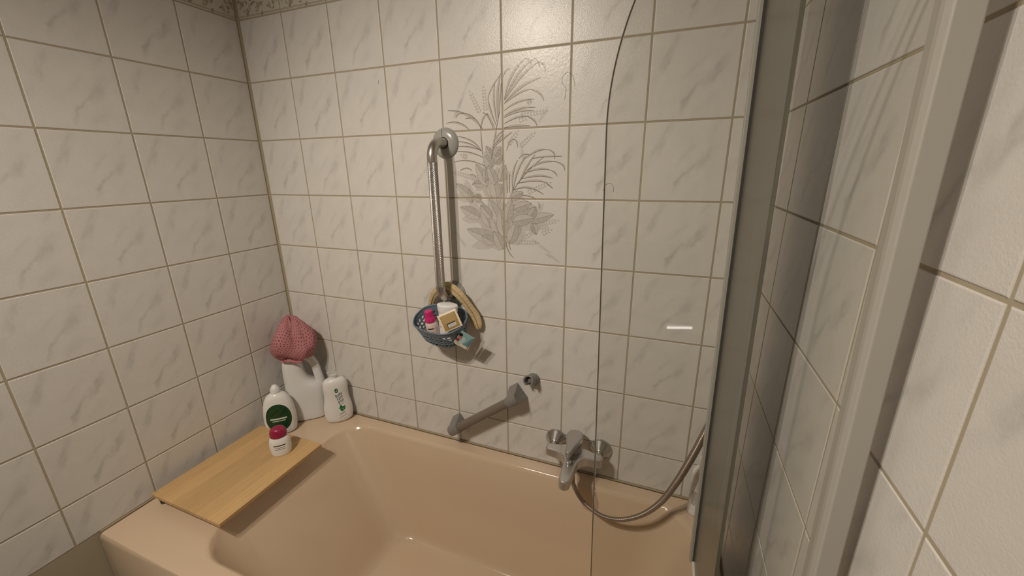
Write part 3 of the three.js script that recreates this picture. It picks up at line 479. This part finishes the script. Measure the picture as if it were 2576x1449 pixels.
// bottles and packets
{
  const cap = thing('shampoo_bottle', 'white flip cap bottle with a dark blue label standing in the basket', 'bottle', [-0.181, 1.052, 0.078], 0.18); cap.rotation.z = -0.06; cap.rotation.x = 0.05;
  const S = [[0, 0.020, 0.013, 2.4], [0.004, 0.026, 0.016, 2.4], [0.05, 0.030, 0.0175, 2.4], [0.085, 0.031, 0.0178, 2.4], [0.098, 0.0305, 0.0175, 2.4]];
  part('body', vessel(S, 4), M.whiteGloss, cap);
  part('cap', vessel([[0.0995, 0.0300, 0.0172, 2.2], [0.101, 0.0335, 0.0195, 1.9], [0.118, 0.0360, 0.0215, 1.8], [0.124, 0.0355, 0.0210, 1.8], [0.1270, 0.0325, 0.0190, 1.8], [0.1280, 0.020, 0.011, 1.9], [0.1284, 0.006, 0.004, 2]], 4), M.whiteGloss, cap, 'glossy white flip cap');
  part('label', patch(S, 0.02, 0.086, -1.0, 1.0), std({ map: canvas(256, 256, (g, w, h) => { g.fillStyle = 'rgb(232,228,232)'; g.fillRect(0, 0, w, h); g.fillStyle = 'rgb(28,34,84)'; g.fillRect(w * 0.30, h * 0.04, w * 0.5, h * 0.40); g.fillStyle = 'rgb(190,150,160)'; g.fillRect(w * 0.12, h * 0.5, w * 0.76, h * 0.10); }), roughness: 0.35 }), cap, 'pale label with a dark blue field');

  const pk = thing('pink_capped_bottle', 'small cream bottle with a bright pink cap leaning in the basket', 'bottle', [-0.223, 1.053, 0.093], 0.3); pk.rotation.z = 0.10; pk.rotation.x = 0.12; pk.scale.set(1.18, 1.05, 1.18);
  const T = [[0, 0.014, 0.012], [0.003, 0.017, 0.0145], [0.03, 0.0178, 0.0150], [0.052, 0.0178, 0.0150], [0.063, 0.0150, 0.0135], [0.067, 0.0120, 0.0115]];
  part('body', vessel(T, 4), M.creamBottle, pk);
  part('cap', lathe([[0.0158, 0.0655], [0.0162, 0.068], [0.0150, 0.0715], [0.0152, 0.0745], [0.0135, 0.080], [0.0118, 0.083], [0.0116, 0.098], [0.0105, 0.1005], [0, 0.101]], 36), M.pinkCap, pk, 'bright pink screw cap');
  part('label', patch(T, 0.012, 0.050, -0.9, 0.9), std({ map: canvas(128, 128, (g, w, h) => { g.fillStyle = 'rgb(228,205,198)'; g.fillRect(0, 0, w, h); g.fillStyle = 'rgb(30,24,30)'; g.fillRect(w * 0.22, h * 0.12, w * 0.56, h * 0.09); g.fillRect(w * 0.30, h * 0.46, w * 0.4, h * 0.03); g.fillRect(w * 0.30, h * 0.56, w * 0.34, h * 0.03); }), roughness: 0.4 }), pk);

  // gold sachet: a thin pillow with sealed edges
  const pillow = (w, h, th) => { const nu = 14, nv = 14, p = [], uv = [], ix = []; for (const s of [1, -1]) { const k = p.length / 3; for (let j = 0; j <= nv; j++) for (let i = 0; i <= nu; i++) { const u = i / nu, v = j / nv, e = Math.min(1, Math.min(u, 1 - u, v, 1 - v) / 0.16); p.push((u - 0.5) * w, (v - 0.5) * h, s * (0.0003 + th / 2 * Math.sin(e * Math.PI / 2))); uv.push(u, v); } for (let j = 0; j < nv; j++) for (let i = 0; i < nu; i++) { const a = k + j * (nu + 1) + i, b = a + 1, c = a + nu + 1; s > 0 ? ix.push(a, b, c + 1, a, c + 1, c) : ix.push(b, a, c, b, c, c + 1); } } const g = new THREE.BufferGeometry(); g.setAttribute('position', new THREE.Float32BufferAttribute(p, 3)); g.setAttribute('uv', new THREE.Float32BufferAttribute(uv, 2)); g.setIndex(ix); g.computeVertexNormals(); return g; };
  const orient = (o, centre, right, up) => { const r = right.clone().normalize(), n = V(0, 0, 0).crossVectors(r, up).normalize(), u = V(0, 0, 0).crossVectors(n, r); o.quaternion.setFromRotationMatrix(new THREE.Matrix4().makeBasis(r, u, n)); o.position.copy(centre); };
  const s1 = V(-0.189, 1.141, 0.125), s2 = V(-0.129, 1.170, 0.104), s3 = V(-0.117, 1.118, 0.113), s4 = V(-0.168, 1.093, 0.132);
  const sa = single('sachet', pillow(0.068, 0.060, 0.005), std({ roughness: 0.38, map: canvas(256, 240, (g, w, h) => { g.fillStyle = 'rgb(226,214,190)'; g.fillRect(0, 0, w, h); g.fillStyle = 'rgb(164,134,82)'; g.fillRect(w * 0.11, h * 0.10, w * 0.80, h * 0.84); g.strokeStyle = 'rgb(222,206,164)'; g.lineWidth = 2; for (let k = 0; k < 9; k++) { const y = h * (0.16 + k * 0.047); g.beginPath(); g.moveTo(w * 0.16, y); for (let x = 0.16; x < 0.86; x += 0.03) g.lineTo(w * x, y + Math.sin(x * 50 + k) * 2); g.stroke(); } g.fillStyle = 'rgb(24,20,18)'; g.fillRect(w * 0.30, h * 0.60, w * 0.46, h * 0.24); g.fillStyle = 'rgb(205,203,200)'; g.fillRect(w * 0.33, h * 0.645, w * 0.43, h * 0.19); g.fillStyle = 'rgb(120,116,112)'; for (let k = 0; k < 4; k++) g.fillRect(w * 0.36, h * (0.67 + k * 0.035), w * 0.36, 2); }) }), 'gold and cream cosmetic sachet with a grey text panel tucked in the basket', 'sachet');
  orient(sa, s1.clone().add(s2).add(s3).add(s4).multiplyScalar(0.25).add(V(0, 0.003, -0.006)), s2.clone().sub(s1), s1.clone().sub(s4));

  const c1 = V(-0.104, 1.110, 0.114), c2 = V(-0.067, 1.083, 0.101), c3 = V(-0.112, 1.029, 0.097), c4 = V(-0.142, 1.057, 0.110), cc = c1.clone().add(c2).add(c3).add(c4).multiplyScalar(0.25);
  const print = canvas(256, 300, (g, w, h) => { g.fillStyle = 'rgb(140,176,178)'; g.fillRect(0, 0, w, h); g.fillStyle = 'rgb(96,140,152)'; g.beginPath(); g.moveTo(w, h * 0.05); g.bezierCurveTo(w * 0.7, h * 0.25, w * 0.9, h * 0.5, w * 0.55, h * 0.78); g.lineTo(w, h * 0.78); g.fill(); g.fillStyle = 'rgb(178,205,205)'; g.beginPath(); g.moveTo(w * 0.35, h * 0.30); g.bezierCurveTo(w * 0.7, h * 0.35, w * 0.6, h * 0.6, w * 0.5, h * 0.8); g.lineTo(w * 0.3, h * 0.8); g.fill(); g.fillStyle = 'rgb(176,116,96)'; g.beginPath(); g.ellipse(w * 0.17, h * 0.46, w * 0.13, h * 0.16, 0.2, 0, 7); g.fill(); g.fillStyle = 'rgb(132,62,60)'; g.fillRect(0, h * 0.58, w * 0.24, h * 0.22); g.fillStyle = 'rgb(26,20,22)'; g.beginPath(); g.ellipse(w * 0.12, h * 0.27, w * 0.14, h * 0.12, 0, 0, 7); g.fill(); g.fillStyle = 'rgb(226,216,198)'; g.fillRect(0, h * 0.79, w, h * 0.21); g.fillStyle = 'rgb(120,112,106)'; g.fillRect(w * 0.05, h * 0.84, w * 0.42, h * 0.025); g.fillRect(w * 0.05, h * 0.89, w * 0.36, h * 0.02); });
  const card = thing('sample_packet', 'folded teal sample packet with a cream foot hanging at the basket corner', 'packet'); orient(card, cc, c2.clone().sub(c1), c1.clone().sub(c4));
  part('front', pillow(0.048, 0.060, 0.0022), std({ map: print, roughness: 0.4 }), card, 'teal printed front');
  const backLeaf = part('back', pillow(0.048, 0.060, 0.002), M.paper, card, 'plain cream back leaf'); backLeaf.position.set(0.004, -0.004, -0.0035); backLeaf.rotation.z = 0.10;

  const bl = thing('brown_soap', 'brown soap bar lying in the basket beside the pink cap', 'soap', [-0.256, 1.064, 0.075], 0.4);
  part('bar', rbox(0.042, 0.018, 0.026, 0.007), std({ color: lin(0.20, 0.085, 0.045), roughness: 0.5 }), bl);
}

// ------------------------------------------------------------------ bottles on the head ledge
{
  // baby wash bottle
  const b = thing('pump_bottle', 'white waisted baby wash bottle with a green duck and a clear pump collar', 'bottle', [-0.752, RIM + 0.001, 0.060], 0.80);
  const S = [[0, 0.034, 0.018, 2.3], [0.003, 0.043, 0.025, 2.3], [0.014, 0.0525, 0.031, 2.3], [0.040, 0.0560, 0.0330, 2.25], [0.070, 0.0545, 0.0320, 2.2], [0.105, 0.0485, 0.0290, 2.2], [0.135, 0.0470, 0.0285, 2.2], [0.160, 0.0480, 0.0290, 2.2], [0.180, 0.0455, 0.0275, 2.2], [0.192, 0.038, 0.024, 2.2], [0.198, 0.026, 0.019, 2.1], [0.200, 0.0165, 0.0150, 2]];
  part('body', vessel(S, 5, 64), M.white, b);
  part('neck', lathe([[0.0150, 0.1985], [0.0150, 0.203], [0.0140, 0.204], [0.0150, 0.2055], [0.0140, 0.207], [0.0150, 0.2085], [0.0138, 0.211], [0.0125, 0.213], [0, 0.213]], 36), M.white, b, 'ribbed white neck');
  part('collar', lathe([[0.010, 0.2135], [0.017, 0.214], [0.020, 0.217], [0.019, 0.221], [0.012, 0.223], [0.008, 0.2225]], 36), M.clear, b, 'clear pump collar');
  const nz = part('nozzle', join([lathe([[0.006, 0.221], [0.0065, 0.228], [0.005, 0.231], [0, 0.2315]], 24), sweep([V(0, 0.2275, 0), V(-0.012, 0.228, 0.002), V(-0.024, 0.2255, 0.004)], 0.0042, { seg: 16, n: 14 })]), M.clear, b, 'clear pump nozzle');
  const art = canvas(512, 768, (g, w, h) => {
    g.fillStyle = 'rgb(230,229,226)'; g.fillRect(0, 0, w, h);
    const slant = (x, y, f) => { g.save(); g.translate(w * x, h * y); g.rotate(-0.26); g.translate(-w * x, -h * y); f(); g.restore(); };
    slant(0.34, 0.10, () => {
    g.fillStyle = 'rgb(30,104,62)'; g.beginPath(); g.arc(w * 0.34, h * 0.10, w * 0.11, 0, 7); g.fill();
    g.strokeStyle = 'rgb(225,235,225)'; g.lineWidth = 9; g.beginPath(); g.moveTo(w * 0.29, h * 0.10); g.lineTo(w * 0.33, h * 0.13); g.lineTo(w * 0.40, h * 0.07); g.stroke();
    });
    slant(0.56, 0.42, () => {
    g.fillStyle = 'rgb(62,70,100)'; g.font = 'bold 118px sans-serif'; g.textAlign = 'center';
    g.save(); g.translate(w * 0.56, 0); g.scale(1.0, 0.9); g.fillText('baby', 0, h * 0.31); g.fillText('care', 0, h * 0.425); g.fillText('plus', 0, h * 0.54); g.restore();
    g.lineWidth = 10; g.strokeStyle = 'rgb(30,34,50)'; g.beginPath(); g.moveTo(w * 0.40, h * 0.535); g.quadraticCurveTo(w * 0.62, h * 0.55, w * 0.78, h * 0.52); g.stroke();
    });
    slant(0.56, 0.68, () => {
    g.fillStyle = 'rgb(34,112,66)';                                                     // duck
    g.beginPath(); g.ellipse(w * 0.58, h * 0.700, w * 0.19, h * 0.065, 0, 0, 7); g.fill();
    g.beginPath(); g.arc(w * 0.50, h * 0.625, w * 0.095, 0, 7); g.fill();
    g.beginPath(); g.moveTo(w * 0.42, h * 0.615); g.lineTo(w * 0.31, h * 0.628); g.lineTo(w * 0.42, h * 0.650); g.fill();
    g.beginPath(); g.moveTo(w * 0.66, h * 0.68); g.quadraticCurveTo(w * 0.78, h * 0.66, w * 0.78, h * 0.615); g.quadraticCurveTo(w * 0.82, h * 0.70, w * 0.74, h * 0.73); g.fill();
    g.strokeStyle = 'rgb(225,235,225)'; g.lineWidth = 6; g.beginPath(); g.moveTo(w * 0.52, h * 0.695); g.quadraticCurveTo(w * 0.60, h * 0.735, w * 0.68, h * 0.685); g.stroke();
    });
    slant(0.54, 0.87, () => {
    g.fillStyle = 'rgb(70,72,78)'; g.fillRect(w * 0.36, h * 0.815, w * 0.34, 11); g.fillRect(w * 0.30, h * 0.845, w * 0.48, 6); g.fillRect(w * 0.26, h * 0.925, w * 0.54, 9);
    });
  });
  part('print', patch(S, 0.022, 0.166, -0.30, 0.72, 0.00025), std({ map: art, roughness: 0.32 }), b, 'green and slate printing');
}
{
  // big white canister with a moulded handle
  const j = thing('detergent_jug', 'large white plastic jug with a moulded side handle in the bath corner', 'jug', [-0.898, RIM + 0.001, 0.080], 0.72);
  const S = [[0, 0.058, 0.034, 3], [0.003, 0.067, 0.041, 3.2], [0.012, 0.073, 0.045, 3.4], [0.07, 0.075, 0.046, 3.4], [0.12, 0.075, 0.046, 3.2], [0.150, 0.069, 0.045, 3, -0.006], [0.180, 0.050, 0.043, 2.8, -0.024], [0.215, 0.042, 0.042, 2.6, -0.032], [0.255, 0.039, 0.040, 2.5, -0.032], [0.285, 0.032, 0.034, 2.2, -0.030], [0.298, 0.022, 0.022, 2, -0.030], [0.306, 0.020, 0.020, 2, -0.030]];
  part('body', vessel(S, 5, 64), M.jug, j);
  part('handle', sweep([V(-0.024, 0.276, 0), V(0.004, 0.283, 0), V(0.030, 0.270, 0), V(0.047, 0.240, 0), V(0.054, 0.200, 0), V(0.060, 0.160, 0), V(0.062, 0.128, 0)], t => [0.0165, 0.0150 + 0.004 * Math.abs(t - 0.5)], { seg: 60, n: 28, up: V(0, 0, 1), exp: 2.6 }), M.jug, j, 'thick white moulded handle');
  part('cap', lathe([[0.024, 0.304], [0.024, 0.326], [0.022, 0.329], [0, 0.329]], 40).translate(-0.030, 0, 0), M.white, j);
}
{
  const b = thing('green_label_bottle', 'white bottle with a large dark green oval label beside the jug', 'bottle', [-0.912, RIM + 0.001, 0.205], 0.75);
  const S = [[0, 0.038, 0.022, 2.4], [0.004, 0.047, 0.028, 2.4], [0.016, 0.054, 0.033, 2.4], [0.06, 0.058, 0.035, 2.4], [0.11, 0.055, 0.034, 2.3], [0.145, 0.047, 0.031, 2.2], [0.166, 0.036, 0.027, 2.1], [0.178, 0.020, 0.020, 2], [0.182, 0.015, 0.015, 2]];
  part('body', vessel(S, 5, 64), M.white, b);
  part('cap', lathe([[0.017, 0.182], [0.017, 0.198], [0.012, 0.204], [0.008, 0.212], [0, 0.213]], 36), M.white, b);
  part('label', patch(S, 0.020, 0.145, -0.95, 0.95, 0.0006), std({ roughness: 0.35, map: canvas(384, 512, (g, w, h) => { g.fillStyle = 'rgb(230,229,226)'; g.fillRect(0, 0, w, h); g.fillStyle = 'rgb(18,64,34)'; g.beginPath(); g.ellipse(w * 0.5, h * 0.5, w * 0.44, h * 0.47, 0, 0, 7); g.fill(); g.fillStyle = 'rgb(12,40,24)'; for (let k = 0; k < 9; k++) { g.beginPath(); g.ellipse(w * (0.22 + 0.07 * k), h * (0.25 + 0.05 * ((k * 3) % 4)), w * 0.05, h * 0.03, k, 0, 7); g.fill(); } g.fillStyle = 'rgb(214,220,210)'; g.fillRect(w * 0.26, h * 0.50, w * 0.48, h * 0.05); g.fillRect(w * 0.32, h * 0.59, w * 0.36, h * 0.025); }) }), b, 'dark green oval label');
}
{
  // pink net bath cap thrown over the jug
  const t = thing('net_bonnet', 'crumpled pink dotted net bonnet thrown over the jug', 'bonnet', [-0.898, 0.858, 0.098]);
  const dots = dataTex(256, 256, (u, v) => { const s = 9, a = u * s, b = v * s, o = Math.floor(b) % 2 ? 0.5 : 0, fx = ((a + o) % 1) - 0.5, fy = (b % 1) - 0.5, d = Math.sqrt(fx * fx + fy * fy); return d < 0.22 ? [0.46, 0.22, 0.25] : [0.69, 0.46, 0.47]; }, true); dots.repeat.set(5.2, 2.4);
  const n = 96, rings = [];
  for (let k = 0; k <= 40; k++) {
    const ph = k / 40, th = lerp(0.03, Math.PI * 0.80, ph), r0 = Math.sin(th) * (1 - 0.20 * Math.cos(th)), y = 0.085 + 0.100 * Math.cos(th) * (Math.cos(th) < 0 ? 0.80 : 1);
    rings.push(Array.from({ length: n }, (_, i) => { const a = -i / n * Math.PI * 2, fold = 1 + 0.17 * Math.sin(a * 3 + 0.7 + 2 * ph) * r0 + 0.10 * Math.abs(Math.sin(a * 2.0 + 3.2 * ph + 0.4)) * r0 + 0.30 * fbm(Math.cos(a) * 1.3 + 4, Math.sin(a) * 1.3, ph * 2.4, 3); return V(0.077 * r0 * fold * Math.sin(a), y + 0.010 * Math.sin(a * 3 + 1) * r0 + 0.022 * fbm(Math.cos(a) * 2, ph * 3, Math.sin(a) * 2, 3), 0.068 * r0 * fold * Math.cos(a)); }).reverse());
  }
  rings.reverse();
  part('net', loft(rings, { capB: true }), std({ map: dots, roughness: 0.75, sheen: 0.4, sheenColor: lin(0.8, 0.4, 0.45), sheenRoughness: 0.6 }), t);
  part('gather', sweep(Array.from({ length: 25 }, (_, i) => { const a = i / 24 * Math.PI * 2; return V(0.058 * Math.sin(a) * (1 + 0.1 * Math.sin(3 * a)), 0.018 + 0.006 * Math.sin(5 * a), 0.052 * Math.cos(a)); }), () => [0.006, 0.004], { seg: 90, n: 10, closedEnds: false }), std({ color: lin(0.52, 0.16, 0.19), roughness: 0.8 }), t, 'gathered hem');
}
{
  // bamboo shelf on feet
  const w = thing('bamboo_tray', 'small bamboo board on feet standing on the head ledge of the bath', 'tray', [-0.81, RIM + 0.001, 0.44]);
  const wood = dataTex(256, 256, (u, v) => { const g = 0.5 + 0.5 * fbm(u * 3, v * 60, 2, 4), s = Math.floor(u * 0 + v * 6), q = 0.92 + 0.10 * ((s * 37) % 5) / 5, m = q * (0.84 + 0.22 * g); return [Math.min(1, 0.85 * m), Math.min(1, 0.70 * m), Math.min(1, 0.49 * m)]; }, true);
  const g = rbox(0.32, 0.013, 0.376, 0.0018, 0, 0.0375, 0), p = g.attributes.position, nn = g.attributes.normal, uv = g.attributes.uv;
  for (let i = 0; i < p.count; i++) uv.setXY(i, p.getZ(i) / 0.35 + p.getY(i), p.getX(i) / 0.32 + (Math.abs(nn.getX(i)) > 0.5 ? p.getY(i) * 4 : 0));
  part('board', g, std({ map: wood, roughness: 0.48 }), w);
  for (const [x, z] of [[-0.145, -0.17], [-0.145, 0.17], [-0.10, 0], [0.075, -0.15], [0.075, 0.15]]) if (x < 0.08) part('foot', new THREE.CylinderGeometry(0.009, 0.009, 0.031, 20).translate(x, 0.0157, z), M.rubber, w);
  const b = thing('crimson_capped_bottle', 'white bottle with a crimson cap standing on the bamboo board', 'bottle', [-0.748, RIM + 0.0455, 0.338], 0.8);
  const S = [[0, 0.026, 0.020, 2.3], [0.003, 0.031, 0.024, 2.3], [0.03, 0.0345, 0.026, 2.2], [0.055, 0.033, 0.025, 2.2], [0.068, 0.028, 0.022, 2.1], [0.072, 0.022, 0.020, 2]];
  part('body', vessel(S, 5, 48), M.white, b);
  part('cap', vessel([[0.0715, 0.024, 0.021], [0.074, 0.0275, 0.0235], [0.09, 0.0265, 0.0230], [0.102, 0.020, 0.018], [0.106, 0.008, 0.008]], 4), M.crimson, b, 'crimson domed cap');
  part('print', patch(S, 0.014, 0.056, -0.9, 0.9, 0.0005), std({ roughness: 0.32, map: canvas(256, 192, (g2, a, c) => { g2.fillStyle = 'rgb(230,229,226)'; g2.fillRect(0, 0, a, c); g2.fillStyle = 'rgb(40,36,40)'; g2.fillRect(a * 0.2, c * 0.22, a * 0.6, c * 0.09); g2.fillRect(a * 0.25, c * 0.45, a * 0.5, c * 0.04); g2.fillRect(a * 0.25, c * 0.60, a * 0.5, c * 0.04); }) }), b, 'small dark printing');
}
{
  // bottle in the far corner behind the end panel
  const b = thing('corner_bottle', 'tall slim white bottle behind the grey profile at the foot of the bath', 'bottle', [0.648, RIM + 0.001, 0.046], -0.2);
  const S = [[0, 0.024, 0.020, 2.6], [0.003, 0.029, 0.024, 2.6], [0.012, 0.0315, 0.026, 2.6], [0.12, 0.0315, 0.026, 2.6], [0.15, 0.028, 0.024, 2.3], [0.165, 0.016, 0.016, 2]];
  part('body', vessel(S, 4), M.white, b);
  part('cap', lathe([[0.016, 0.165], [0.016, 0.195], [0.014, 0.198], [0, 0.1985]], 32), M.white, b);
  part('print', patch(S, 0.02, 0.11, -0.8, 0.8, 0.0005), std({ roughness: 0.35, map: canvas(128, 256, (g, w, h) => { g.fillStyle = 'rgb(230,229,226)'; g.fillRect(0, 0, w, h); g.fillStyle = 'rgb(70,60,72)'; for (let k = 0; k < 9; k++) g.fillRect(w * 0.1, h * (0.25 + k * 0.06), w * (0.5 + 0.3 * ((k * 7) % 3) / 3), h * 0.022); }) }), b, 'small dark printing');
}
// ------------------------------------------------------------------ hairs stuck to the wet tiles and a chip
{
  const hair = (label, pts) => single('hair_strand', sweep(pts.map(q => V(q[0], q[1], 0.0004)), 0.00035, { seg: 50, n: 6 }), M.hair, label, 'hair', 'hairs on the tiles');
  hair('thin looped hair stuck to the tile right of the palm print', [[0.212, 1.812], [0.204, 1.840], [0.190, 1.8475], [0.177, 1.838], [0.177, 1.822], [0.187, 1.810], [0.186, 1.793], [0.184, 1.783]]);
  hair('thin arched hair on the tile behind the edge of the bath screen', [[0.300, 1.540], [0.306, 1.556], [0.318, 1.562], [0.328, 1.553], [0.329, 1.538]]);
  hair('short dark speck of hair on a plain tile left of the grab bar', [[-0.4265, 1.866], [-0.4268, 1.873], [-0.4258, 1.879]]);
}
// ------------------------------------------------------------------ ceiling lamp and the far side of the room (seen only as reflections)
{
  const c = thing('ceiling_lamp', 'three bulb ceiling lamp over the bathroom floor', 'lamp', [-0.37, TOP, 1.54]);
  part('canopy', lathe([[0, -0.001], [0.075, -0.001], [0.075, -0.016], [0.068, -0.022], [0, -0.022]], 40), M.chrome, c);
  for (const [x, y, z, cd] of LAMP) {
    const lx = x + 0.37, ly = y - TOP, lz = z - 1.54;
    part('arm', sweep([V(lx * 0.3, -0.020, lz * 0.3), V(lx * 0.8, -0.028, lz * 0.8), V(lx, -0.045, lz), V(lx, -0.078, lz)], 0.008, { seg: 24, n: 12 }), M.chrome, c);
    const bulb = part('bulb', new THREE.SphereGeometry(0.022, 24, 16).translate(lx, ly, lz), new THREE.MeshStandardMaterial({ color: 0xffffff, emissive: LAMP_COLOUR, emissiveIntensity: 12 * cd }), c, 'glowing warm bulb');
    bulb.castShadow = false;
    const l = new THREE.SpotLight(LAMP_COLOUR, cd, 0, LAMP_ANGLE, 1, 2); l.position.set(lx, ly, lz); l.target.position.copy(LAMP_AIM).sub(c.position); c.add(l.target); l.castShadow = true; l.shadow.radius = 1.0; l.shadow.mapSize.set(2048, 2048); l.shadow.bias = -0.0005; c.add(l);
  }
}
{
  const d = thing('vanity_cabinet', 'white vanity cabinet with a basin and a lit strip across the room', 'cabinet', [0.40, 0, FAR - 0.24]);
  part('carcass', rbox(0.56, 0.73, 0.28, 0.006, 0, 0.485, 0.085), M.white, d);
  part('basin', vessel([[0.852, 0.16, 0.08, 2.4], [0.87, 0.24, 0.13, 2.6], [0.93, 0.27, 0.148, 2.8], [0.945, 0.265, 0.143, 2.8], [0.93, 0.23, 0.12, 2.4], [0.89, 0.12, 0.06, 2]], 4).translate(0, 0, 0.078), M.whiteGloss, d);
  part('light_strip', rbox(0.118, 0.009, 0.010, 0.003).rotateZ(0.125).translate(0.178, 0.834, -0.061), new THREE.MeshStandardMaterial({ color: 0xffffff, emissive: lin(1, 0.95, 0.88), emissiveIntensity: 3.2 }), d, 'lit strip');
  const l = new THREE.RectAreaLight(lin(1, 0.95, 0.88), 5, 0.116, 0.009); l.position.set(0.178, 0.834, -0.068); l.rotation.z = 0.125; l.castShadow = true; d.add(l);
  const m = thing('wall_mirror', 'plain rectangular mirror above the vanity across the room', 'mirror', [0.40, 1.2, FAR - 0.012]);
  part('glass', rbox(0.5, 0.62, 0.012, 0.003, 0, 0.31, 0), std({ color: lin(0.7, 0.7, 0.7), metalness: 1, roughness: 0.05 }), m);
  const dr = struct('door_1', rbox(0.78, 2.02, 0.04, 0.004, -0.48, 1.015, FAR - 0.022), M.door, 'closed pale bathroom door across the room', 'door');
  part('door_handle', sweep([V(-0.15, 1.03, FAR - 0.04), V(-0.15, 1.03, FAR - 0.08), V(-0.17, 1.03, FAR - 0.085), V(-0.27, 1.03, FAR - 0.085)], 0.009, { seg: 24, n: 12 }), M.chrome, dr);
}
renderer.render(scene, camera);
